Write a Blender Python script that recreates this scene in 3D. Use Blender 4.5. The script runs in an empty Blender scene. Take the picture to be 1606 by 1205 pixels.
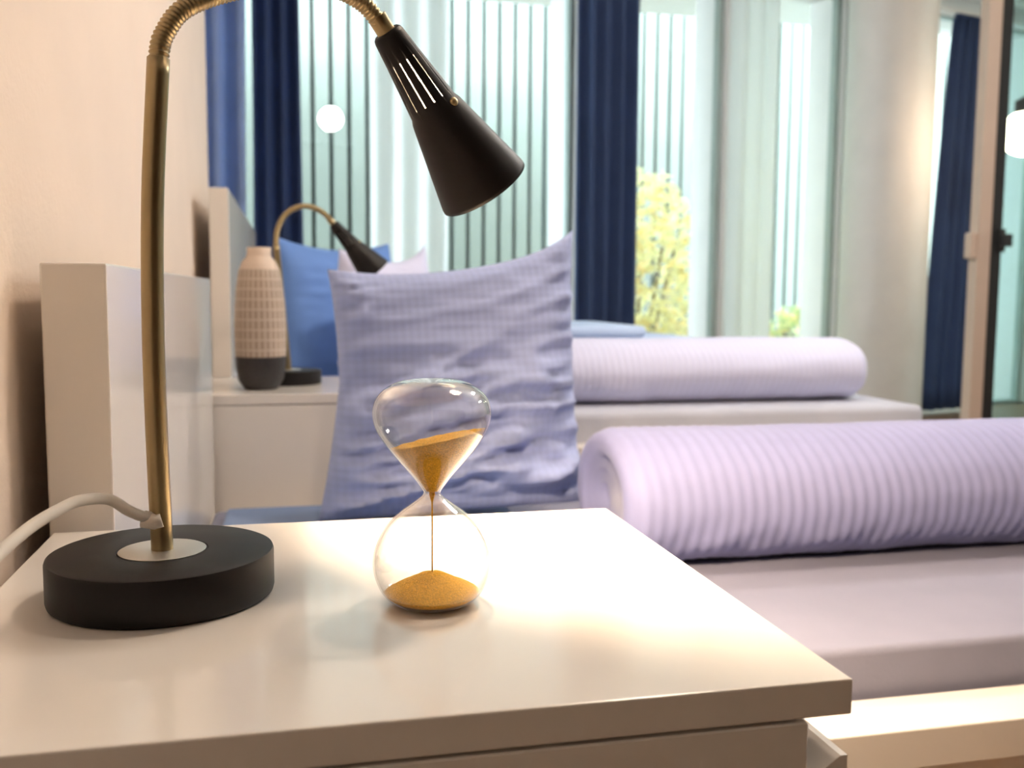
import bpy, bmesh, math, random
from mathutils import Vector, Matrix, noise
random.seed(7)
SC = bpy.context.scene
COL = SC.collection
PI = math.pi

# ------------------------------------------------------------------ camera
cam_data = bpy.data.cameras.new('camera')
cam_data.sensor_width = 36.0
cam_data.lens = 36.0 * 1508.0 / 1606.0
cam_data.clip_start = 0.02
cam_data.clip_end = 200.0
cam_data.dof.use_dof = True
cam_data.dof.focus_distance = 0.64
cam_data.dof.aperture_fstop = 8.5
camera = bpy.data.objects.new('camera', cam_data)
COL.objects.link(camera)
camera.matrix_world = Matrix(((0.97514927, 0.01400773, -0.22110559, 0.196),
                              (-0.22143923, 0.09301735, -0.97072779, 0.0),
                              (0.00696896, 0.99556595, 0.09380766, 0.75),
                              (0, 0, 0, 1)))
SC.camera = camera

# ------------------------------------------------------------------ world, exposure
world = bpy.data.worlds.new('sky')
SC.world = world
world.use_nodes = True
bg = world.node_tree.nodes['Background']
bg.inputs['Color'].default_value = (0.80, 0.92, 1.0, 1)      # overcast sky
bg.inputs['Strength'].default_value = 7.4
SC.view_settings.view_transform = 'Standard'
SC.view_settings.look = 'None'
SC.view_settings.gamma = 1.0
SC.view_settings.exposure = 0.85
SC.view_settings.use_curve_mapping = False
PENDANT_WARM = (1.0, 0.72, 0.48)
PENDANT_NEUTRAL = (1.0, 0.95, 0.90)
PENDANT_STRENGTH = 80.0
BEDSIDE_STRENGTH = 125.0      # dome lamp added out of view for warm light on the near bed
DOOR_STRENGTH = 13.0
BULB_STRENGTH = 3000.0

# ------------------------------------------------------------------ material helpers
def s2l(c):
    return tuple(((v / 255) / 12.92 if v / 255 <= 0.04045 else ((v / 255 + 0.055) / 1.055) ** 2.4) for v in c)

class NT:
    def __init__(self, name):
        self.m = bpy.data.materials.new(name)
        self.m.use_nodes = True
        self.t = self.m.node_tree
        self.b = self.t.nodes['Principled BSDF']
        self.out = self.t.nodes['Material Output']
    def n(self, kind, **kw):
        nd = self.t.nodes.new(kind)
        for k, v in kw.items():
            setattr(nd, k, v)
        return nd
    def l(self, a, b):
        self.t.links.new(a, b)
    def math(self, op, a, b=None):
        nd = self.n('ShaderNodeMath', operation=op)
        for i, v in enumerate((a, b)):
            if v is None: continue
            if isinstance(v, (int, float)): nd.inputs[i].default_value = v
            else: self.l(v, nd.inputs[i])
        return nd.outputs[0]
    def bump(self, h, strength=0.3, dist=0.01):
        nd = self.n('ShaderNodeBump')
        nd.inputs['Strength'].default_value = strength
        nd.inputs['Distance'].default_value = dist
        self.l(h, nd.inputs['Height'])
        self.l(nd.outputs[0], self.b.inputs['Normal'])
    def coords(self, which='Object'):
        return self.n('ShaderNodeTexCoord').outputs[which]
    def noise(self, scale, detail=3.0, vec=None, rough=0.55):
        nd = self.n('ShaderNodeTexNoise')
        nd.inputs['Scale'].default_value = scale
        nd.inputs['Detail'].default_value = detail
        nd.inputs['Roughness'].default_value = rough
        self.l(vec if vec is not None else self.coords(), nd.inputs['Vector'])
        return nd.outputs['Fac']
    def ramp(self, fac, stops):
        nd = self.n('ShaderNodeValToRGB')
        e = nd.color_ramp.elements
        while len(e) < len(stops): e.new(0.5)
        for el, (p, c) in zip(e, stops):
            el.position = p
            el.color = (*c, 1)
        self.l(fac, nd.inputs[0])
        return nd.outputs[0]

def plain(name, col, rough=0.5, metal=0.0, var=0.04, vscale=8.0, bump=0.0, bscale=60.0, coat=0.0, spec=0.5):
    m = NT(name)
    c = tuple(col)
    if var:
        lo = tuple(max(0, v * (1 - var)) for v in c); hi = tuple(min(1, v * (1 + var)) for v in c)
        m.l(m.ramp(m.noise(vscale), [(0.3, lo), (0.7, hi)]), m.b.inputs['Base Color'])
    else:
        m.b.inputs['Base Color'].default_value = (*c, 1)
    m.b.inputs['Roughness'].default_value = rough
    m.b.inputs['Metallic'].default_value = metal
    m.b.inputs['Coat Weight'].default_value = coat
    m.b.inputs['Coat Roughness'].default_value = 0.08
    m.b.inputs['Specular IOR Level'].default_value = spec
    if bump:
        m.bump(m.noise(bscale, 4), bump, 0.002)
    return m.m

def emitter(name, col, strength):
    m = NT(name)
    m.b.inputs['Base Color'].default_value = (*col, 1)
    m.b.inputs['Emission Color'].default_value = (*col, 1)
    m.b.inputs['Emission Strength'].default_value = strength
    return m.m

def clear_glass(name, tint=(1, 1, 1), ior=1.45, rough=0.0, boost=0.0, power=5.0):
    m = NT(name)
    tr = m.n('ShaderNodeBsdfTransparent'); tr.inputs[0].default_value = (*tint, 1)
    gl = m.n('ShaderNodeBsdfGlossy'); gl.inputs['Roughness'].default_value = rough
    lw = m.n('ShaderNodeLayerWeight'); lw.inputs['Blend'].default_value = 0.5
    f0 = ((ior - 1) / (ior + 1)) ** 2 + boost
    fac = m.math('ADD', m.math('MULTIPLY', m.math('POWER', lw.outputs['Facing'], power), 1 - f0), f0)   # Schlick, same from both sides
    mx = m.n('ShaderNodeMixShader')
    m.l(fac, mx.inputs[0]); m.l(tr.outputs[0], mx.inputs[1]); m.l(gl.outputs[0], mx.inputs[2])
    m.l(mx.outputs[0], m.out.inputs['Surface'])
    return m.m

def seersucker(name, col, px, pz, axis_a='X', axis_b='Z', sa=1.0, sb=1.0, strength=0.5, dist=0.003):
    """woven cotton with puckered stripes: relief only, faint tone along the ribs"""
    m = NT(name)
    sep = m.n('ShaderNodeSeparateXYZ'); m.l(m.coords(), sep.inputs[0])
    wob = m.noise(9.0, 2)
    def rib(ax, pitch):
        ph = m.math('ADD', m.math('MULTIPLY', sep.outputs[ax], 2 * PI / pitch), m.math('MULTIPLY', wob, 2.2))
        return m.math('ADD', m.math('MULTIPLY', m.math('SINE', ph), 0.5), 0.5)
    ha = m.math('MULTIPLY', rib(axis_a, px), sa); hb = m.math('MULTIPLY', rib(axis_b, pz), sb)
    h = m.math('MULTIPLY', m.math('ADD', ha, hb), 0.5)
    fine = m.noise(220.0, 3)
    h2 = m.math('ADD', h, m.math('MULTIPLY', fine, 0.25))
    lo = tuple(v * 0.95 for v in col); hi = tuple(min(1, v * 1.04) for v in col)
    m.l(m.ramp(h, [(0.15, lo), (0.85, hi)]), m.b.inputs['Base Color'])
    m.b.inputs['Roughness'].default_value = 0.85
    m.b.inputs['Sheen Weight'].default_value = 0.15
    m.bump(h2, strength, dist)
    return m.m

def cloth(name, col, rough=0.85, transl=0.0, var=0.06, bscale=150.0, bump=0.2):
    m = NT(name)
    lo = tuple(v * (1 - var) for v in col); hi = tuple(min(1, v * (1 + var)) for v in col)
    colo = m.ramp(m.noise(5.0), [(0.3, lo), (0.7, hi)])
    m.l(colo, m.b.inputs['Base Color'])
    m.b.inputs['Roughness'].default_value = rough
    m.bump(m.noise(bscale, 3), bump, 0.002)
    if transl:
        tl = m.n('ShaderNodeBsdfTranslucent'); m.l(colo, tl.inputs[0])
        mx = m.n('ShaderNodeMixShader'); mx.inputs[0].default_value = transl
        m.l(m.b.outputs[0], mx.inputs[1]); m.l(tl.outputs[0], mx.inputs[2])
        m.l(mx.outputs[0], m.out.inputs['Surface'])
    return m.m

M = {}
# ------------------------------------------------------------------ object helpers
def link(name, me, mat=None, parent=None, loc=None, smooth=False):
    o = bpy.data.objects.new(name, me)
    COL.objects.link(o)
    if mat is not None and not me.materials: me.materials.append(mat)
    if parent is not None: o.parent = parent
    if loc is not None: o.location = loc
    if smooth: me.shade_smooth()
    return o
def mesh_from(verts, faces, name='mesh'):
    me = bpy.data.meshes.new(name)
    me.from_pydata([tuple(v) for v in verts], [], faces)
    me.validate(); me.update()
    bm = bmesh.new(); bm.from_mesh(me)
    bmesh.ops.recalc_face_normals(bm, faces=bm.faces)
    bm.to_mesh(me); bm.free()
    return me
def box_me(x0, x1, y0, y1, z0, z1, bevel=0.0, seg=2):
    bm = bmesh.new()
    vs = [bm.verts.new((x, y, z)) for x in (x0, x1) for y in (y0, y1) for z in (z0, z1)]
    for f in ((0, 1, 3, 2), (4, 6, 7, 5), (0, 4, 5, 1), (2, 3, 7, 6), (0, 2, 6, 4), (1, 5, 7, 3)):
        bm.faces.new([vs[i] for i in f])
    bmesh.ops.recalc_face_normals(bm, faces=bm.faces)
    if bevel:
        bmesh.ops.bevel(bm, geom=list(bm.edges), offset=bevel, segments=seg, affect='EDGES', profile=0.5)
    me = bpy.data.meshes.new('box'); bm.to_mesh(me); bm.free()
    return me
def join_me(meshes):
    bm = bmesh.new()
    for me in meshes: bm.from_mesh(me)
    out = bpy.data.meshes.new('joined'); bm.to_mesh(out); bm.free()
    return out
def lathe_me(prof, seg=48, skip=None, close=True):
    """profile of (r, z) spun about z; skip(i, j) leaves an opening"""
    verts, faces, rings = [], [], []
    for r, z in prof:
        if r < 1e-6:
            rings.append([len(verts)]); verts.append((0, 0, z))
        else:
            rings.append(list(range(len(verts), len(verts) + seg)))
            verts += [(r * math.cos(2 * PI * k / seg), r * math.sin(2 * PI * k / seg), z) for k in range(seg)]
    for i in range(len(rings) - 1):
        a, b = rings[i], rings[i + 1]
        for k in range(seg):
            if skip and skip(i, k): continue
            k2 = (k + 1) % seg
            if len(a) == 1 and len(b) == 1: continue
            if len(a) == 1: faces.append((a[0], b[k2], b[k]))
            elif len(b) == 1: faces.append((a[k], a[k2], b[0]))
            else: faces.append((a[k], a[k2], b[k2], b[k]))
    return mesh_from(verts, faces)
def catmull(pts, per=10):
    P = [Vector(p) for p in pts]
    P = [P[0] * 2 - P[1]] + P + [P[-1] * 2 - P[-2]]
    out = []
    for i in range(1, len(P) - 2):
        for k in range(per):
            t = k / per
            a, b, c, d = P[i - 1], P[i], P[i + 1], P[i + 2]
            out.append(0.5 * ((2 * b) + (c - a) * t + (2 * a - 5 * b + 4 * c - d) * t * t + (3 * b - a - 3 * c + d) * t ** 3))
    out.append(P[-2])
    return out
def tube_me(path, rad, seg=14, cap=True):
    """rad: number or function of arc length"""
    verts, faces = [], []
    up = None; s = 0.0
    for i, p in enumerate(path):
        t = (path[min(i + 1, len(path) - 1)] - path[max(i - 1, 0)]).normalized()
        if up is None:
            up = t.orthogonal().normalized()
        up = (up - t * up.dot(t)).normalized()
        w = t.cross(up)
        if i: s += (p - path[i - 1]).length
        r = rad(s) if callable(rad) else rad
        for k in range(seg):
            a = 2 * PI * k / seg
            verts.append(p + (up * math.cos(a) + w * math.sin(a)) * r)
    n = len(path)
    for i in range(n - 1):
        for k in range(seg):
            k2 = (k + 1) % seg
            faces.append((i * seg + k, i * seg + k2, (i + 1) * seg + k2, (i + 1) * seg + k))
    if cap:
        faces.append(tuple(range(seg))); faces.append(tuple(range((n - 1) * seg, n * seg)))
    return mesh_from(verts, faces)
def thing(name, label, cat, loc=(0, 0, 0), group=None):
    o = bpy.data.objects.new(name, None); COL.objects.link(o)
    o.location = loc; o.empty_display_size = 0.1
    o['label'] = label; o['category'] = cat
    if group: o['group'] = group
    return o
def tag(o, label, cat, group=None):
    o['label'] = label; o['category'] = cat
    if group: o['group'] = group
    return o
def struct(o, label=None):
    o['kind'] = 'structure'
    if label: o['label'] = label
    return o

# ------------------------------------------------------------------ materials
M['wall'] = plain('wall_plaster', (0.78, 0.66, 0.56), 0.9, var=0.02, bump=0.35, bscale=120)
M['white_wall'] = plain('white_plaster', (0.86, 0.86, 0.86), 0.85, var=0.02, bump=0.1)
M['ceiling'] = plain('ceiling_paint', (0.84, 0.85, 0.83), 0.9, var=0.02)
M['column'] = plain('column_plaster', (0.88, 0.86, 0.85), 0.8, var=0.02, bump=0.1)
M['white_lacquer'] = plain('white_lacquer', (0.83, 0.78, 0.72), 0.22, var=0.01, coat=0.5)
M['white_panel'] = plain('white_panel', (0.80, 0.74, 0.68), 0.35, var=0.02)
M['black_metal'] = plain('black_metal', (0.006, 0.0045, 0.0045), 0.5, var=0.1, spec=0.25)
M['brass'] = plain('brushed_brass', (0.34, 0.265, 0.145), 0.34, metal=1.0, var=0.08, vscale=25)
M['steel'] = plain('satin_steel', (0.62, 0.60, 0.55), 0.4, metal=0.8, var=0.03)
M['shade_inner'] = plain('white_enamel', (0.85, 0.84, 0.80), 0.5, var=0.0)
M['cord'] = plain('white_cord', (0.80, 0.74, 0.66), 0.6, var=0.05)
M['sand'] = plain('golden_sand', (0.80, 0.43, 0.03), 0.9, var=0.25, vscale=900, bump=0.6, bscale=1200)
M['hourglass_glass'] = clear_glass('thin_clear_glass', (0.985, 0.985, 0.985), 1.5, boost=0.012, power=3.2)
M['window_glass'] = clear_glass('window_glass', (0.97, 0.99, 0.985), 1.5)
M['door_glass'] = clear_glass('tinted_door_glass', (0.80, 0.93, 0.93), 1.5)
M['frame'] = plain('window_frame_paint', (0.42, 0.50, 0.48), 0.5, var=0.03)
M['beige'] = plain('beige_door_frame', (0.56, 0.42, 0.33), 0.5, var=0.03)
M['rubber'] = plain('black_seal', (0.012, 0.012, 0.012), 0.6, var=0.05)
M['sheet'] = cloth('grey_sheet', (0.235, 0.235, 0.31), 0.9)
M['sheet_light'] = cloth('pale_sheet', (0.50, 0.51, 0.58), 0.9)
M['pillow_check'] = seersucker('pillow_seersucker', (0.31, 0.37, 0.62), 0.0125, 0.0125, 'X', 'Z', 1.0, 1.0, 0.20, 0.002)
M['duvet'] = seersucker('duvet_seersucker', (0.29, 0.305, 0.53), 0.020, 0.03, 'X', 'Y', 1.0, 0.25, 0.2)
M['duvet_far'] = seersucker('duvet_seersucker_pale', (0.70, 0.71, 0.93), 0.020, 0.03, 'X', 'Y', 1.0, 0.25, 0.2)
M['blue_cloth'] = cloth('blue_pillowcase', (0.15, 0.29, 0.66), 0.85)
M['slate_cloth'] = cloth('slate_shaded_sheet', (0.22, 0.30, 0.48), 0.85)  # blue shade of the mattress corner, put into a cloth colour
M['light_blue'] = cloth('light_blue_cotton', (0.56, 0.70, 0.96), 0.9)
M['navy'] = cloth('navy_curtain', (0.08, 0.125, 0.27), 0.85, transl=0.4)
M['daylit_curtain'] = cloth('daylit_pale_curtain', (0.44, 0.54, 0.78), 0.85, transl=0.4)  # same curtain fabric, with daylight put into a paler base colour
M['back_wall'] = plain('brown_wall', (0.14, 0.085, 0.05), 0.9, var=0.03)
M['floor'] = plain('oak_floor', (0.22, 0.135, 0.075), 0.45, var=0.15, vscale=4)
M['ground'] = plain('paving', (0.40, 0.40, 0.37), 0.9, var=0.1, vscale=3)
M['board'] = plain('pale_green_board', (0.215, 0.25, 0.22), 0.7, var=0.05, vscale=2)
M['gap'] = plain('dark_backing', (0.006, 0.014, 0.014), 0.9, var=0.05)

# ================================================================== THE ROOM
WX = -0.03                       # face of the wall behind the headboards
CEIL = 2.66
ANG = math.radians(14)           # the window front runs at an angle to the beds
UX = Vector((math.cos(ANG), math.sin(ANG), 0)); UN = Vector((-math.sin(ANG), math.cos(ANG), 0))
A0 = Vector((0, 4.5, 0))
def wp(u, d, z): return A0 + UX * u + UN * d + Vector((0, 0, z))
WROT = Matrix.Translation(A0) @ Matrix.Rotation(ANG, 4, 'Z')   # local x along the window front, y outward

struct(link('floor', box_me(-1.3, 5.6, -2.6, 6.4, -0.1, 0.0), M['floor']))
struct(link('ceiling', box_me(-1.3, 5.6, -2.6, 6.4, CEIL, CEIL + 0.1), M['ceiling']))
struct(link('wall_left', box_me(WX - 0.12, WX, -2.6, 2.86, 0, CEIL), M['wall']))
struct(link('wall_alcove', join_me([box_me(-1.2, WX - 0.12, 2.74, 2.86, 0, CEIL), box_me(-1.3, -1.2, 2.74, 4.4, 0, CEIL)]), M['wall']))
struct(link('wall_back', box_me(WX - 0.12, 5.5, -2.6, -2.5, 0, CEIL), M['back_wall']))
struct(link('wall_right', box_me(5.4, 5.5, -2.5, 6.2, 0, CEIL), M['white_wall']))

HEAD = 2.565
far = struct(link('wall_far', box_me(-1.35, 5.9, 0.0, 0.30, HEAD, CEIL), M['white_wall']))
far.matrix_world = WROT
openings = [(-0.75, 1.70), (2.02, 2.67), (2.70, 3.56), (4.25, 5.4)]
piers = [(-1.35, -0.75), (1.70, 2.02), (2.67, 2.70), (3.56, 4.25), (5.4, 5.9)]
for a, b in piers:
    link('pier', box_me(a, b, 0.0, 0.30, 0.0, HEAD, 0.006, 1), M['white_wall'], far)
for i, (a, b) in enumerate(openings):
    w = bpy.data.objects.new('window_%d' % (i + 1), None); COL.objects.link(w)
    w.matrix_world = WROT; struct(w)
    t = 0.028
    bars = [box_me(a, a + t, 0.03, 0.08, 0.0, HEAD), box_me(b - t, b, 0.03, 0.08, 0.0, HEAD),
            box_me(a + t, b - t, 0.03, 0.08, HEAD - t, HEAD), box_me(a + t, b - t, 0.03, 0.08, 0.0, t)]
    link('window_frame', join_me(bars), M['frame'], w)
    link('pane', box_me(a + t, b - t, 0.052, 0.058, t, HEAD - t), M['window_glass'], w)

cprof = [(0.0, 0.0), (0.245, 0.0), (0.245, CEIL), (0.0, CEIL)]
COLUMN_AT = wp(3.63, -0.30, 0)
col_me = lathe_me(cprof, 64)
col = link('column', col_me, M['column'], loc=COLUMN_AT); struct(col)
col_me.shade_smooth(); col_me.set_sharp_from_angle(angle=math.radians(40))

# ------------------------------------------------------------------ glazed door leaf at the right
door = bpy.data.objects.new('door_1', None); COL.objects.link(door); door.location = (3.345, 4.0, 0); struct(door)
DH = 2.50
link('door_frame', join_me([box_me(0, 0.070, -0.03, 0.03, 0, DH), box_me(0.070, 1.95, -0.03, 0.03, DH - 0.1, DH), box_me(0.070, 1.95, -0.03, 0.03, 0, 0.1), box_me(1.95, 2.03, -0.03, 0.03, 0, DH)]), M['beige'], door)
link('seal', box_me(0.070, 0.125, -0.034, 0.034, 0.1, DH - 0.1), M['rubber'], door)
link('pane', box_me(0.125, 1.95, -0.004, 0.004, 0.1, DH - 0.1), M['door_glass'], door)
hd = link('handle', join_me([box_me(0.10, 0.135, -0.05, -0.028, 0.96, 1.07, 0.004), box_me(0.10, 0.155, -0.075, -0.05, 0.985, 1.045, 0.006)]), M['rubber'], door)
link('strike_plate', box_me(-0.035, 0.0, -0.025, 0.02, 0.93, 1.05, 0.004), M['beige'], door)

# ================================================================== OUTSIDE
struct(link('ground', box_me(-8, 16, 4.0, 16, -0.35, -0.15), M['ground']))
fac = thing('slatted_facade', 'pale green vertical board facade with dark gaps across the courtyard', 'facade', (0, 0, 0))
FD, FP, FW, FTOP = 2.5, 0.135, 0.100, 5.0
fac.matrix_world = WROT
link('backing', box_me(-2.6, 10.5, FD + 0.06, FD + 0.2, -0.2, FTOP), M['gap'], fac)
bme = box_me(0, FW, 0, 0.045, -0.2, FTOP, 0.004, 1); bme.materials.append(M['board'])
k0 = 0.995 - 26 * FP
for k in range(96):
    o = bpy.data.objects.new('board', bme); COL.objects.link(o); o.parent = fac
    o.location = (k0 + k * FP + 0.012, FD + random.uniform(-0.004, 0.004), 0)

def leaf_ball(name, label, cat, centre, radii, n, size, cols, seed, tall_stem=True):
    rnd = random.Random(seed)
    t = thing(name, label, cat, (centre.x, centre.y, -0.15))
    verts, faces, mids = [], [], []
    cz = centre.z + 0.15
    for i in range(n):
        d = Vector((rnd.gauss(0, 1), rnd.gauss(0, 1), rnd.gauss(0, 1))).normalized() * (0.45 + 0.55 * rnd.random() ** 0.5)
        p = Vector((d.x * radii[0], d.y * radii[1], cz + d.z * radii[2]))
        q = Vector((rnd.gauss(0, 1), rnd.gauss(0, 1), rnd.gauss(0, 1))).normalized()
        r = q.orthogonal().normalized(); s = size * rnd.uniform(0.7, 1.3)
        b = len(verts)
        verts += [p - q * s, p + r * s * 0.42, p + q * s, p - r * s * 0.42, p + q.cross(r) * s * 0.15]
        faces += [(b, b + 1, b + 4), (b + 1, b + 2, b + 4), (b + 2, b + 3, b + 4), (b + 3, b, b + 4)]
        mids += [i % len(cols)] * 4
    me = bpy.data.meshes.new('foliage'); me.from_pydata([tuple(v) for v in verts], [], faces)
    for c in cols: me.materials.append(c)
    me.polygons.foreach_set('material_index', mids); me.update()
    f = bpy.data.objects.new('foliage', me); COL.objects.link(f); f.parent = t; f['kind'] = 'stuff'
    stems = []
    for i in range(5):
        a = 2 * PI * i / 5
        stems.append(tube_me(catmull([Vector((0.02 * math.cos(a), 0.02 * math.sin(a), 0)), Vector((radii[0] * 0.2 * math.cos(a), radii[1] * 0.2 * math.sin(a), cz * 0.55)), Vector((radii[0] * 0.55 * math.cos(a), radii[1] * 0.55 * math.sin(a), cz + radii[2] * 0.3))], 6), 0.012, 6))
    link('stem', join_me(stems), M['stem'], t)
    return t
def leafmat(name, c):
    return cloth(name, c, 0.6, transl=0.5, bump=0.0)
M['stem'] = plain('bark', (0.18, 0.12, 0.07), 0.9, var=0.2)
M['leaf_y'] = leafmat('yellow_leaf', (0.97, 0.92, 0.58)); M['leaf_l'] = leafmat('lime_leaf', (0.93, 0.95, 0.66))
M['leaf_o'] = leafmat('amber_leaf', (0.97, 0.80, 0.42)); M['leaf_g'] = leafmat('green_leaf', (0.55, 0.70, 0.40))
leaf_ball('yellow_shrub', 'large yellow leafed shrub outside beside the navy curtain', 'shrub', wp(2.86, 1.1, 0.82), (0.46, 0.40, 0.80), 1500, 0.055, [M['leaf_y'], M['leaf_l'], M['leaf_y'], M['leaf_o'], M['leaf_y']], 3)
leaf_ball('flowering_plant', 'small plant with orange yellow blossoms outside next to the column', 'plant', wp(4.24, 1.1, 0.42), (0.20, 0.18, 0.26), 420, 0.045, [M['leaf_g'], M['leaf_o'], M['leaf_y'], M['leaf_g']], 5)

# ================================================================== CURTAINS
def curtain(name, label, mat, top, bot, d, folds, seed, ztop=2.49, zbot=0.02, depth=0.045, thick=0.003):
    rnd = random.Random(seed)
    n, rows = folds * 12, 16
    ph = [rnd.uniform(-0.5, 0.5) for _ in range(folds + 2)]
    verts, faces = [], []
    for j in range(rows + 1):
        t = j / rows
        z = ztop + (zbot - ztop) * t
        e = t ** 0.8
        u0 = top[0] + (bot[0] - top[0]) * e; u1 = top[1] + (bot[1] - top[1]) * e
        for i in range(n + 1):
            s = i / n
            w = math.sin(2 * PI * folds * s + 0.5 * math.sin(3 * t + seed) * t + ph[int(s * folds)] * 0.0)
            amp = depth * (0.75 + 0.5 * noise.noise((s * folds * 0.7, t * 0.8, seed)))
            verts.append((u0 + (u1 - u0) * (s + 0.012 * noise.noise((s * 5, t * 2, seed + 9))), d + amp * w, z))
    for j in range(rows):
        for i in range(n):
            a = j * (n + 1) + i
            faces.append((a, a + 1, a + n + 2, a + n + 1))
    me = mesh_from(verts, faces)
    t_ = thing(name, label, 'curtain', (0, 0, 0), 'curtains along the window front')
    t_.matrix_world = WROT @ Matrix.Translation((top[0], d, 0))
    for v in me.vertices: v.co.x -= top[0]; v.co.y -= d
    o = link('drape', me, mat, t_, smooth=True)
    if thick:
        s = o.modifiers.new('thickness', 'SOLIDIFY'); s.thickness = thick
    u0, u1 = top
    link('heading_tape', box_me(0, u1 - u0, -0.012, 0.012, ztop - 0.0, ztop + 0.02), mat, t_)
    return t_
curtain('curtain', 'dark navy curtain hanging behind the vase and far table lamp', M['navy'], (0.03, 0.215), (-0.005, 0.225), -0.13, 3, 1)
curtain('curtain', 'blue curtain with daylight painted in as a pale tone at the corner beside the end of the wall', M['daylit_curtain'], (-0.75, -0.01), (-0.75, -0.055), -0.16, 7, 2)
curtain('curtain', 'dark navy curtain beside the yellow shrub, above the upright pillow', M['navy'], (1.63, 1.99), (1.63, 1.99), -0.13, 4, 3)
curtain('curtain', 'dark blue curtain between the round column and the glazed door', M['navy'], (4.36, 4.62), (4.20, 4.62), -0.13, 4, 4)
M['sheer'] = cloth('white_sheer', (0.93, 0.95, 0.97), 0.9, transl=0.85, var=0.01, bump=0.05)
curtain('sheer_curtain', 'white sheer curtain hanging behind the black lamp heads', M['sheer'], (0.555, 0.94), (0.555, 0.94), -0.08, 3, 5, depth=0.025, thick=0)
curtain('sheer_curtain', 'white sheer curtain between the yellow shrub and the flowering plant', M['sheer'], (2.63, 2.98), (2.63, 2.98), -0.08, 3, 6, depth=0.025, thick=0)
rail = struct(link('curtain_rail', box_me(-1.1, 5.2, -0.16, -0.07, 2.51, 2.53), M['white_wall'])); rail.matrix_world = WROT

# ================================================================== FURNITURE
def nightstand(loc, label):
    t = thing('nightstand', label, 'nightstand', loc, 'white nightstands')
    W, D, H = 0.48, 0.41, 0.55
    link('top', box_me(0, W, 0, D, H - 0.0195, H, 0.0012, 2), M['white_lacquer'], t)
    link('side_panel', box_me(0.0, W - 0.025, 0.0, 0.018, 0.0, H - 0.0215, 0.0008, 1), M['white_lacquer'], t)
    link('side_panel', box_me(0.0, W - 0.025, D - 0.018, D, 0.0, H - 0.0215, 0.0008, 1), M['white_lacquer'], t)
    link('back_panel', box_me(0.005, 0.015, 0.018, D - 0.018, 0.02, H - 0.0215), M['white_panel'], t)
    link('inner_shelf', box_me(0.015, W - 0.03, 0.018, D - 0.018, 0.255, 0.27), M['white_panel'], t)
    for z0, z1 in ((0.285, 0.508), (0.035, 0.265)):
        x0, x1 = W - 0.0245, W - 0.001
        pr = [(x0, z0), (x1, z0), (x1, z1), (x1 - 0.004, z1), (x0, z1 - 0.013)]
        vs = [(x, y, z) for y in (0.001, D - 0.001) for x, z in pr]
        fs = [tuple(range(5)), tuple(range(5, 10))] + [(i, (i + 1) % 5, 5 + (i + 1) % 5, 5 + i) for i in range(5)]
        dr = link('drawer_front', mesh_from(vs, fs), M['white_lacquer'], t)
        link('drawer_box', box_me(0.03, x0, 0.022, D - 0.022, z0 + 0.01, z1 - 0.05), M['white_panel'], dr)
    return t
NS1 = (0.0, 0.4355, 0.0); NS2 = (0.0, 1.925, 0.0); ZT = 0.55
nightstand(NS1, 'glossy white nightstand carrying the hourglass')
nightstand(NS2, 'white nightstand carrying the patterned vase between the two beds')

def bed(loc, length, width, rail_z, hb_h, hb_t, label):
    """origin at the headboard's near lower corner; bed runs along +x, width along +y"""
    t = thing('bed', label, 'bed', loc, 'white beds')
    link('headboard', box_me(0, hb_t, 0, width, 0, hb_h, 0.002, 2), M['white_lacquer'], t)
    for y0, y1, yp in ((0, 0.08, 0.02), (width - 0.08, width, width - 0.08)):
        r = link('side_rail', box_me(hb_t, length, y0, y1, rail_z - 0.045, rail_z, 0.002, 2), M['white_panel'], t)
        link('rail_panel', box_me(hb_t, length - 0.02, yp, yp + 0.06, 0.05, rail_z - 0.045), M['white_panel'], r)
    link('foot_rail', box_me(length - 0.08, length, 0.08, width - 0.08, 0.05, rail_z, 0.002, 2), M['white_panel'], t)
    link('slat_base', box_me(hb_t, length - 0.08, 0.08, width - 0.08, rail_z - 0.13, rail_z - 0.10), M['white_panel'], t)
    for x in (0.25, length - 0.3):
        for y in (0.06, width - 0.12):
            link('leg', box_me(x, x + 0.06, y, y + 0.06, 0, 0.05), M['black_metal'], t)
    return t
bed((-0.008, 0.866, 0), 2.11, 1.045, 0.290, 0.773, 0.052, 'white bed with low headboard beside the hourglass nightstand')
bed((0.008, 2.375, 0), 2.08, 1.72, 0.350, 0.992, 0.044, 'white bed with taller headboard in front of the windows')

def mattress(name, label, x0, x1, y0, y1, z0, z1, mat, bev=0.03):
    bm = bmesh.new(); bm.from_mesh(box_me(0, x1 - x0, 0, y1 - y0, 0, z1 - z0, bev, 4))
    me = bpy.data.meshes.new('mattress'); bm.to_mesh(me); bm.free(); me.shade_smooth()
    me.set_sharp_from_angle(angle=math.radians(60))
    o = link(name, me, mat, loc=(x0, y0, z0))
    return tag(o, label, 'mattress', 'mattresses in fitted sheets')
mattress('mattress', 'mattress in grey lavender fitted sheet under the ribbed duvet roll beside the nightstand', 0.050, 2.01, 0.957, 1.825, 0.191, 0.346, M['sheet'], 0.010)
mattress('mattress', 'mattress in pale grey fitted sheet on the bed by the windows', 0.058, 1.995, 2.455, 4.00, 0.251, 0.432, M['sheet_light'], 0.02)

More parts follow.
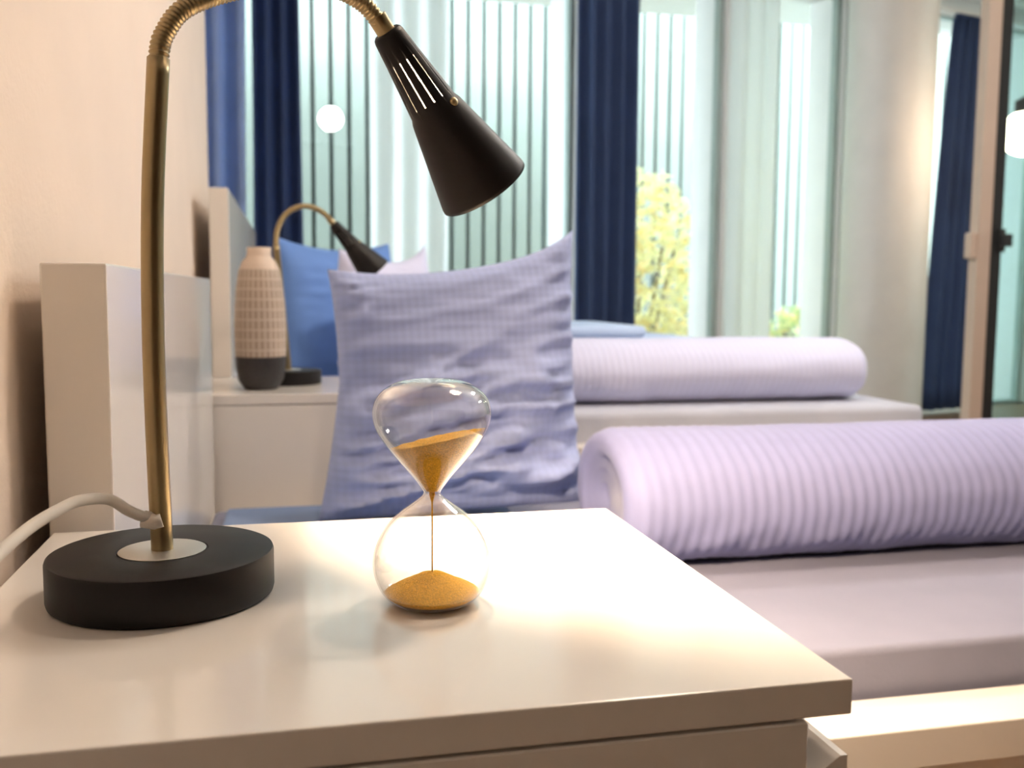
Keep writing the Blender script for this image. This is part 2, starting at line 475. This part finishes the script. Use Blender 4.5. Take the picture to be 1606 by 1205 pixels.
# ------------------------------------------------------------------ pillows
def pillow_me(w, h, t, seed, wr=0.010, n=56, sag=0.02, peak=0.03, low=True, flare=0.04, drop=0.0):
    def front(u, v, side):
        x = 0.5 * w * u * (1 - 0.055 * (1 - v * v) * abs(u) ** 3) * (1 + (flare if u < 0 else 0.01) * max(0, -v))
        z = 0.5 * h * v * (1 - 0.05 * (1 - u * u) * max(0, v) ** 3)
        z += -sag * (1 - u * u) * max(0, v) ** 2 + peak * max(0, u) ** 5 * max(0, v) ** 4 - drop * ((1 - u) / 2) ** 1.3 * max(0, v) ** 2
        th = 0.5 * t * ((1 - u ** 4) * (1 - v ** 4)) ** 0.55 * (1.0 - 0.25 * v)
        env = min(1, (1 - u * u) * 3 + 0.12) * min(1, (1 - v * v) * 3)
        msk = (0.12 + 0.88 / (1 + math.exp((v - 0.02) * 9))) if low else 0.5
        msk = max(msk, 0.75 * max(0, abs(u) - 0.62) / 0.38)
        a = noise.noise((u * 1.1 + 0.5 * v, v * 5.5 + 0.9 * math.sin(u * 1.3 + seed), seed + side * 7.3))
        b = noise.noise((u * 2.3, v * 11.0 + u * 1.5, seed + 4.1 + side))
        rid = math.exp(-(a * 5.0) ** 2) * 1.3 + math.exp(-(b * 4.5) ** 2) * 0.6
        y = th + wr * env * msk * (rid - 0.5) + 0.004 * noise.noise((u * 2, v * 2, seed)) * env
        return Vector((x, -y if side == 0 else y, z))
    verts, faces = [], []
    idx = {}
    for side in (0, 1):
        for j in range(n + 1):
            for i in range(n + 1):
                edge = i in (0, n) or j in (0, n)
                if edge and side == 1:
                    idx[(1, i, j)] = idx[(0, i, j)]; continue
                u = -1 + 2 * i / n; v = -1 + 2 * j / n
                idx[(side, i, j)] = len(verts); p = front(u, v, side)
                if edge: p.y = 0.004 * noise.noise((u * 6, v * 6, seed))
                verts.append(p)
        for j in range(n):
            for i in range(n):
                q = (idx[(side, i, j)], idx[(side, i + 1, j)], idx[(side, i + 1, j + 1)], idx[(side, i, j + 1)])
                faces.append(q if side == 0 else q[::-1])
    return mesh_from(verts, faces)
def pillow(label, w, h, t, loc, rot, mat, seed, group='pillows on the beds', **kw):
    o = link('pillow', pillow_me(w, h, t, seed, **kw), mat, loc=loc, smooth=True)
    o.rotation_euler = rot
    return tag(o, label, 'pillow', group)
pillow('lavender blue checked pillow standing upright behind the hourglass', 0.432, 0.462, 0.17, (0.474, 1.635, 0.605), (math.radians(-4), math.radians(-1.5), math.radians(2)), M['pillow_check'], 3.3, wr=0.036, sag=0.018, peak=0.022, flare=0.15, drop=0.042)
bl = link('shaded_sheet_corner', box_me(0, 0.50, 0, 0.50, 0, 0.016, 0.0075, 3), M['slate_cloth'], loc=(0.075, 1.27, 0.3462), smooth=True)  # added sheet in place of the mattress corner, its shade given as colour
tag(bl, 'thin slate blue blanket added as the shaded mattress corner under the upright pillow', 'underlay')
pillow('bright blue pillow standing behind the patterned vase', 0.46, 0.47, 0.16, (0.335, 2.98, 0.674), (math.radians(-4), 0, math.radians(40)), M['blue_cloth'], 12.0, wr=0.006, low=False, peak=0.0)
pillow('pale lavender pillow whose corner shows beside the far lamp head', 0.38, 0.43, 0.13, (0.455, 2.70, 0.650), (math.radians(-3), 0, math.radians(46)), M['duvet_far'], 15.0, wr=0.006, low=False, peak=0.03)

# ------------------------------------------------------------------ rolled duvets
def roll_me(L, ry, rz, seed, rib=0.0007, pitch=0.020):
    nx, na = int(L / 0.005), 64
    verts, faces = [], []
    for i in range(nx + 1):
        s = i / nx; x = s * L
        e = min(x, L - x); cap = min(1.0, math.sqrt(max(0.0, 1 - (1 - min(1, e / 0.035)) ** 2)))
        cap = 0.80 + 0.20 * cap
        for k in range(na):
            a = 2 * PI * k / na
            c, sn = math.cos(a), math.sin(a)
            r = 1 + 0.03 * noise.noise((x * 3, c * 1.2, sn * 1.2 + seed)) + 0.012 * noise.noise((x * 9, c * 2.5, sn * 2.5 + seed))
            z = rz * sn * r * cap; y = ry * c * r * cap
            ribv = rib * math.sin(2 * PI * x / pitch + 2.0 * noise.noise((x * 4, c * 2, sn * 2)))
            low = max(0, -sn - 0.15)
            y += c * (ribv + 0.022 * low * noise.noise((x * 16, sn * 3, seed + 3)))
            z += sn * ribv
            if z < -rz * 0.86: z = -rz * 0.86 + (z + rz * 0.86) * 0.25
            verts.append((x, y, z))
    for i in range(nx):
        for k in range(na):
            k2 = (k + 1) % na
            faces.append((i * na + k, i * na + k2, (i + 1) * na + k2, (i + 1) * na + k))
    # rolled ends: an inward spiral step
    for end, i in ((0, 0), (1, nx)):
        prev = [i * na + k for k in range(na)]
        x0 = 0 if end == 0 else L
        sgn = 1 if end == 0 else -1
        for sc, dx in ((0.80, 0.004), (0.74, 0.014), (0.55, 0.006), (0.50, 0.016), (0.28, 0.008), (0.22, 0.016)):
            cur = []
            for k in range(na):
                a = verts[i * na + k]
                cur.append(len(verts)); verts.append((x0 + sgn * dx, a[1] * sc, a[2] * sc))
            for k in range(na):
                k2 = (k + 1) % na
                faces.append((prev[k], prev[k2], cur[k2], cur[k]))
            prev = cur
        faces.append(tuple(prev))
    return mesh_from(verts, faces)
o = link('rolled_duvet', roll_me(1.10, 0.145, 0.103, 2.0), M['duvet'], loc=(0.655, 1.40, 0.346 + 0.0925), smooth=True)
tag(o, 'thick lavender ribbed duvet rolled up on the bed beside the nightstand', 'duvet', 'rolled duvets')
o = link('rolled_duvet', roll_me(1.15, 0.150, 0.098, 5.0, 0.0006), M['duvet_far'], loc=(0.74, 2.72, 0.432 + 0.0905), smooth=True)
tag(o, 'pale lavender duvet rolled up on the bed by the windows', 'duvet', 'rolled duvets')
def folded_me(L, W, layers):
    ms = []
    z = 0
    for (x0, x1, h) in layers:
        ms.append(box_me(x0, x1, 0, W, z, z + h, h * 0.42, 4)); z += h * 0.97
    return join_me(ms)
t = thing('folded_duvet', 'light blue duvet folded flat behind the pale duvet roll', 'duvet', (0.62, 3.22, 0.432))
z = 0.0
for (x0, x1, h) in ((0, 1.02, 0.06), (0.0, 1.0, 0.06), (0.02, 0.99, 0.05), (0.0, 0.80, 0.04)):
    link('fold', box_me(x0, x1, 0.0, 0.62, z, z + h, h * 0.42, 4), M['light_blue'], t, smooth=True); z += h * 0.98

# ================================================================== LAMPS
def head_mesh(profile, nslot=14, slots=None, seg_per=8):
    """black lamp head along local -z from 0; slots=(i0,i1): profile rows left open"""
    seg = nslot * seg_per
    def skip(i, k): return slots is not None and slots[0] <= i < slots[1] and (k % seg_per) == 0
    return lathe_me([(r, -s) for s, r in profile], seg, skip)
HEAD_PROF = [(0.0, 0.0075), (0.0, 0.0095), (0.0015, 0.0112), (0.004, 0.0120), (0.022, 0.0140), (0.040, 0.0163), (0.058, 0.0186),
             (0.064, 0.0194), (0.068, 0.0212), (0.072, 0.0222), (0.090, 0.0265), (0.110, 0.0312), (0.128, 0.0355), (0.136, 0.0374), (0.139, 0.0376)]
LINER_PROF = [(0.010, 0.0005), (0.010, 0.0110), (0.022, 0.0122), (0.0221, 0.0122)]
def table_lamp(loc, label, stem_pts, neck_pts, axis, on=True, cord_pts=None):
    """all points local to the centre of the foot's underside"""
    t = thing('table_lamp', label, 'lamp', loc, 'gooseneck table lamps')
    base = lathe_me([(0, 0), (0.0685, 0), (0.0705, 0.0015), (0.0712, 0.004), (0.0712, 0.0275), (0.0705, 0.0295), (0.069, 0.0302), (0.0290, 0.0302), (0.0285, 0.0295), (0.0, 0.0295)], 96)
    base.shade_smooth(); base.set_sharp_from_angle(angle=math.radians(35))
    b = link('base', base, M['black_metal'], t)
    disc = lathe_me([(0, 0.0295), (0.0272, 0.0295), (0.0276, 0.0304), (0.0268, 0.0308), (0.0, 0.0308)], 64)
    disc.shade_smooth(); disc.set_sharp_from_angle(angle=math.radians(35))
    link('cover_disc', disc, M['steel'], b)
    link('stem', tube_me(catmull(stem_pts, 8), 0.0070, 24), M['brass'], t, smooth=True)
    path = catmull(neck_pts, 26)
    # even arc length for regular ribs
    fine = [path[0]]; acc = 0.0; step = 0.0006
    for a, c in zip(path, path[1:]):
        seg = (c - a).length; pos = step - acc
        while pos <= seg:
            fine.append(a + (c - a) * (pos / seg)); pos += step
        acc = (acc + seg) % step
    link('gooseneck', tube_me(fine, lambda s: 0.0060 + 0.00055 * math.cos(2 * PI * s / 0.0030), 18), M['brass'], t, smooth=True)
    ax = Vector(axis).normalized()
    P0 = Vector(neck_pts[-1])
    rot = (-ax).to_track_quat('Z', 'Y').to_matrix().to_4x4()
    hm = head_mesh(HEAD_PROF, slots=(4, 6))
    hm.shade_smooth(); hm.set_sharp_from_angle(angle=math.radians(50))
    hm.materials.append(M['black_metal']); hm.materials.append(M['shade_inner'])
    sh = link('lamp_shade', hm, None, t); sh.matrix_local = Matrix.Translation(P0) @ rot
    so = sh.modifiers.new('thickness', 'SOLIDIFY'); so.thickness = 0.0012; so.offset = -1; so.material_offset = 1; so.material_offset_rim = 0
    ferr = lathe_me([(0.0, -0.006), (0.0070, -0.006), (0.0072, 0.012), (0.0, 0.012)], 32); ferr.shade_smooth(); ferr.set_sharp_from_angle(angle=math.radians(40))
    f = link('collar', ferr, M['brass'], t); f.matrix_local = Matrix.Translation(P0) @ rot
    bulb = lathe_me([(0.0, -0.122), (0.008, -0.120), (0.0145, -0.113), (0.0165, -0.104), (0.0150, -0.094), (0.010, -0.082), (0.0085, -0.066), (0.0, -0.066)], 32)
    bl = link('bulb', bulb, M['bulb'] if on else M['bulb_off'], sh, smooth=True)
    sock = lathe_me([(0.0, -0.066), (0.0095, -0.066), (0.0095, -0.045), (0.0, -0.045)], 24)
    link('socket', sock, M['shade_inner'], sh)
    # small screw on the shoulder of the shade
    scr = lathe_me([(0.0, 0.0022), (0.0022, 0.0020), (0.0034, 0.0008), (0.0036, -0.002)], 20)
    so_ = link('screw', scr, M['brass'], sh, smooth=True)
    return t, sh, so_, rot, P0
M['bulb'] = emitter('lit_bulb', (1.0, 0.76, 0.52), BULB_STRENGTH)
M['bulb_off'] = plain('frosted_bulb', (0.8, 0.8, 0.78), 0.4, var=0)
AZ = math.radians(25.0)
dx, dy = math.cos(AZ), math.sin(AZ)
def pl(d, z): return Vector((d * dx, d * dy, z - ZT))
L1 = (0.110, 0.656, ZT)
stem = [Vector((0.0, 0.0, 0.024)), Vector((-0.0015, 0, 0.10)), Vector((-0.002, 0, 0.18)), Vector((0.0, 0, 0.26)), Vector((0.0055, 0.001, 0.346))]
neck = [Vector((0.0050, 0.001, 0.340)), Vector((0.0060, 0.0012, 0.349)), pl(0.0095, 0.911), pl(0.022, 0.929), pl(0.048, 0.944), pl(0.085, 0.957), pl(0.124, 0.963), pl(0.152, 0.957), pl(0.1715, 0.9405)]
lamp, shade, screw, rot, P0 = table_lamp(L1, 'large black gooseneck table lamp standing beside the hourglass', stem, neck, (0.582, 0.272, -0.767))
# screw faces the camera side, on the shoulder
camdir = Vector((0.196 - 0.30, 0 - 0.75, 0.75 - 0.89)).normalized()
axw = Vector((0.582, 0.272, -0.767)).normalized()
def place_screw(sh, scr, rot, ang):
    e = Vector((math.cos(ang), math.sin(ang), 0)); r = 0.0205
    q = e.to_track_quat('Z', 'Y').to_matrix().to_4x4()
    scr.matrix_local = Matrix.Translation(Vector((e.x * r, e.y * r, -0.0665))) @ q
loc_cam = rot.to_3x3().inverted() @ camdir
place_screw(shade, screw, rot, math.atan2(loc_cam.y, loc_cam.x) + math.radians(48))
# the lamp's cord
cord_w = [(0.106, 0.6545, 0.603), (0.100, 0.647, 0.605), (0.092, 0.643, 0.610), (0.0805, 0.640, 0.6185), (0.068, 0.620, 0.6225), (0.060, 0.600, 0.6215), (0.0505, 0.575, 0.6175),
          (0.041, 0.545, 0.6095), (0.035, 0.515, 0.602), (0.028, 0.480, 0.590), (0.015, 0.452, 0.572), (0.000, 0.436, 0.558), (-0.012, 0.420, 0.535), (-0.016, 0.405, 0.40), (-0.017, 0.40, 0.10)]
cp = [Vector(p) - Vector(L1) for p in cord_w]
link('cord', tube_me(catmull(cp, 10), 0.0036, 12), M['cord'], lamp, smooth=True)
link('cord_grommet', tube_me([Vector((-0.0105, -0.005, 0.0525)), Vector((-0.003, -0.0065, 0.0505)), Vector((0.001, -0.0066, 0.0515))], lambda s: 0.0058 - 0.1 * s, 14), M['cord'], lamp, smooth=True)

L2 = (0.185, 2.16, ZT)
def p2(x, z): return Vector((x - L2[0], (x - 0.185) * 0.12, z - ZT))
stem2 = [Vector((0, 0, 0.024)), p2(0.178, 0.66), p2(0.170, 0.76), p2(0.163, 0.85)]
neck2 = [p2(0.1635, 0.845), p2(0.163, 0.858), p2(0.1665, 0.885), p2(0.184, 0.917), p2(0.212, 0.934), p2(0.240, 0.934), p2(0.266, 0.921), p2(0.285, 0.900)]
lamp2, shade2, screw2, rot2, _ = table_lamp(L2, 'black gooseneck table lamp behind the patterned vase', stem2, neck2, (0.66, 0.09, -0.745), on=False)
place_screw(shade2, screw2, rot2, 1.0)

# ================================================================== HOURGLASS
HG = (0.2815, 0.604, ZT)
hg = thing('hourglass', 'clear glass hourglass with golden sand on the nightstand', 'hourglass', HG)
def smooth_prof(p, per=6):
    c = catmull([Vector((r, 0, z)) for r, z in p], per)
    return [(max(0.0, v.x), v.z) for v in c]
GP = [(0.0, 0.0006), (0.012, 0.0006), (0.0235, 0.0012), (0.0315, 0.0070), (0.0365, 0.0170), (0.0381, 0.0270), (0.0366, 0.0370), (0.0300, 0.0500), (0.0212, 0.0590), (0.0125, 0.0655), (0.0068, 0.0700), (0.0053, 0.0725),
      (0.0066, 0.0752), (0.0125, 0.0832), (0.0205, 0.0925), (0.0288, 0.1025), (0.0350, 0.1125), (0.0376, 0.1215), (0.0366, 0.1305), (0.0315, 0.1380), (0.0225, 0.1434), (0.0115, 0.1456), (0.0, 0.1459)]
gprof = smooth_prof(GP)
gprof[0] = (0.0, 0.0006); gprof[-1] = (0.0, 0.1459)
g = link('glass_bulbs', lathe_me(gprof, 96), M['hourglass_glass'], hg, smooth=True)
sm = g.modifiers.new('thickness', 'SOLIDIFY'); sm.thickness = 0.0011; sm.offset = -1
def rad_at(z):
    for (r0, z0), (r1, z1) in zip(gprof, gprof[1:]):
        if z0 <= z <= z1 and z1 > z0: return r0 + (r1 - r0) * (z - z0) / (z1 - z0)
    return 0.0
# upper sand: fills the funnel up to a tilted surface
def upper_sand():
    seg, rows = 96, 26
    verts, faces = [], []
    z0 = 0.0735; cz, kx, ky = 0.1065, 0.20, -0.10
    def surf(x, y):
        r = math.hypot(x, y)
        return cz + kx * x + ky * y - 0.004 * math.exp(-(r / 0.012) ** 2) + 0.0008 * noise.noise((x * 160, y * 160, 2))
    tops = []
    for k in range(seg):
        a = 2 * PI * k / seg; c, s = math.cos(a), math.sin(a)
        lo, hi = z0, 0.128
        for _ in range(30):
            mid = (lo + hi) / 2; r = rad_at(mid) - 0.0016
            if surf(r * c, r * s) > mid: lo = mid
            else: hi = mid
        tops.append(lo)
    for j in range(rows + 1):
        for k in range(seg):
            a = 2 * PI * k / seg; z = z0 + (tops[k] - z0) * j / rows; r = max(0.0015, rad_at(z) - 0.0016)
            verts.append((r * math.cos(a), r * math.sin(a), z))
    for j in range(rows):
        for k in range(seg):
            k2 = (k + 1) % seg
            faces.append((j * seg + k, j * seg + k2, (j + 1) * seg + k2, (j + 1) * seg + k))
    prev = [rows * seg + k for k in range(seg)]
    for q in (0.85, 0.7, 0.55, 0.4, 0.25, 0.1):
        cur = []
        for k in range(seg):
            x, y, _ = verts[rows * seg + k]
            cur.append(len(verts)); verts.append((x * q, y * q, surf(x * q, y * q)))
        for k in range(seg):
            k2 = (k + 1) % seg; faces.append((prev[k], prev[k2], cur[k2], cur[k]))
        prev = cur
    faces.append(tuple(prev)); faces.append(tuple(range(seg)))
    return mesh_from(verts, faces)
link('upper_sand', upper_sand(), M['sand'], hg, smooth=True)
lp = [(0.0, 0.0030), (0.0225, 0.0030), (0.0278, 0.0048), (0.0302, 0.0070), (0.0290, 0.0085), (0.0225, 0.0120), (0.0160, 0.0150), (0.0095, 0.0182), (0.0045, 0.0200), (0.0, 0.0206)]
ls = lathe_me(smooth_prof(lp, 4), 72)
for v in ls.vertices:
    if v.co.z > 0.008: v.co.z += 0.0006 * noise.noise((v.co.x * 260, v.co.y * 260, 1)); v.co.x += 0.0004 * noise.noise((v.co.x * 200, v.co.y * 200, 9))
link('lower_sand', ls, M['sand'], hg, smooth=True)
link('sand_stream', tube_me([Vector((0, 0, z)) for z in (0.0745, 0.071, 0.066, 0.055, 0.040, 0.020)], lambda s: 0.0019 if s < 0.006 else 0.0005, 10), M['sand'], hg, smooth=True)

# ================================================================== VASE
def vase_mat():
    m = NT('patterned_ceramic')
    sep = m.n('ShaderNodeSeparateXYZ'); m.l(m.coords(), sep.inputs[0])
    ang = m.math('ARCTAN2', sep.outputs['Y'], sep.outputs['X'])
    cb = m.n('ShaderNodeCombineXYZ'); m.l(m.math('MULTIPLY', ang, 0.052), cb.inputs[0]); m.l(sep.outputs['Z'], cb.inputs[1])
    br = m.n('ShaderNodeTexBrick'); m.l(cb.outputs[0], br.inputs['Vector'])
    br.offset = 0.0
    for k, v in (('Scale', 1.0), ('Mortar Size', 0.0022), ('Brick Width', 0.0118), ('Row Height', 0.0205), ('Mortar Smooth', 0.3)): br.inputs[k].default_value = v
    br.inputs['Color1'].default_value = (0.40, 0.31, 0.23, 1); br.inputs['Color2'].default_value = (0.36, 0.275, 0.205, 1); br.inputs['Mortar'].default_value = (0.55, 0.46, 0.38, 1)
    def mixc(fac, a, b):
        x = m.n('ShaderNodeMix', data_type='RGBA'); m.l(fac, x.inputs['Factor'])
        for s, v in ((6, a), (7, b)):
            if isinstance(v, tuple): x.inputs[s].default_value = (*v, 1)
            else: m.l(v, x.inputs[s])
        return x.outputs[2]
    up = m.math('GREATER_THAN', sep.outputs['Z'], 0.245); lowb = m.math('LESS_THAN', sep.outputs['Z'], 0.068)
    c = mixc(up, br.outputs['Color'], (0.62, 0.50, 0.40)); c = mixc(lowb, c, (0.014, 0.011, 0.012))
    m.l(c, m.b.inputs['Base Color']); m.b.inputs['Roughness'].default_value = 0.5
    m.bump(br.outputs['Fac'], 0.4, 0.002)
    return m.m
M['vase'] = vase_mat()
VP = [(0.0, 0.0), (0.030, 0.0), (0.036, 0.004), (0.046, 0.020), (0.0500, 0.045), (0.0515, 0.085), (0.0515, 0.130), (0.0500, 0.170), (0.0465, 0.210), (0.0415, 0.243), (0.0330, 0.262), (0.0255, 0.270), (0.0240, 0.276), (0.0245, 0.290),
      (0.0215, 0.290), (0.0205, 0.272), (0.030, 0.250), (0.042, 0.20), (0.046, 0.10), (0.040, 0.02), (0.0, 0.01)]
v = link('vase', lathe_me(VP, 72), M['vase'], loc=(0.130, 2.045, ZT), smooth=True)
tag(v, 'tall ceramic vase with beige grid pattern and black lower band', 'vase')

# ================================================================== PENDANT LAMPS
M['globe'] = emitter('lit_opal_globe', PENDANT_NEUTRAL, PENDANT_STRENGTH)
M['globe_warm'] = emitter('lit_warm_globe', PENDANT_WARM, DOOR_STRENGTH)
M['globe_bedside'] = emitter('lit_soft_globe', (1.0, 0.82, 0.66), BEDSIDE_STRENGTH)
def pendant(loc, r, label, mat):
    t = thing('pendant_lamp', label, 'lamp', loc, 'opal globe pendant lamps')
    gp = [(0.0, -r)] + [(r * math.cos(a), r * math.sin(a)) for a in [(-0.5 + k / 16) * PI for k in range(1, 15)]] + [(0.0, r * 0.99)]
    link('globe', lathe_me(gp, 40), mat, t, smooth=True)
    link('fitting', lathe_me([(0.0, r * 0.93), (r * 0.45, r * 0.90), (r * 0.45, r * 1.45), (r * 0.1, r * 1.65), (0.0, r * 1.65)], 32), M['black_metal'], t)
    link('cable', tube_me([Vector((0, 0, r * 1.6)), Vector((0, 0, CEIL - loc[2]))], 0.003, 8), M['black_metal'], t)
    return t
pendant((1.81, 2.20, 2.045), 0.088, 'opal globe pendant lamp mirrored as a white spot in the window', M['globe'])
pendant((3.93, 4.40, 1.60), 0.115, 'opal globe pendant lamp glowing behind the glazed door', M['globe_warm'])
t = thing('added_dome_lamp', 'unseen black dome pendant lamp added for warm light over the bed beside the nightstand', 'lamp', (1.0, 1.2, 2.10))  # unseen lamp, added for warm light from above; shade throws it downward
dp = [(0.030, 0.205), (0.045, 0.200), (0.10, 0.185), (0.155, 0.150), (0.190, 0.095), (0.205, 0.030), (0.208, 0.0)]
dm = lathe_me(dp, 64); dm.materials.append(M['black_metal']); dm.materials.append(M['shade_inner'])
d = link('dome_shade', dm, None, t, smooth=True)
sd = d.modifiers.new('thickness', 'SOLIDIFY'); sd.thickness = 0.002; sd.offset = -1; sd.material_offset = 1; sd.material_offset_rim = 0
link('globe', lathe_me([(0.0, 0.03)] + [(0.07 * math.cos(a), 0.10 + 0.07 * math.sin(a)) for a in [(-0.5 + k / 14) * PI for k in range(1, 14)]] + [(0.0, 0.17)], 40), M['globe_bedside'], t, smooth=True)
link('fitting', lathe_me([(0.0, 0.165), (0.032, 0.165), (0.032, 0.235), (0.008, 0.25), (0.0, 0.25)], 32), M['black_metal'], t)
link('cable', tube_me([Vector((0, 0, 0.24)), Vector((0, 0, CEIL - 2.10))], 0.003, 8), M['black_metal'], t)
pendant((3.2, 2.2, 1.98), 0.088, 'unseen opal globe pendant lamp added beyond the foot of the beds to brighten the column', M['globe'])  # unseen lamp, added to brighten the column and the window side
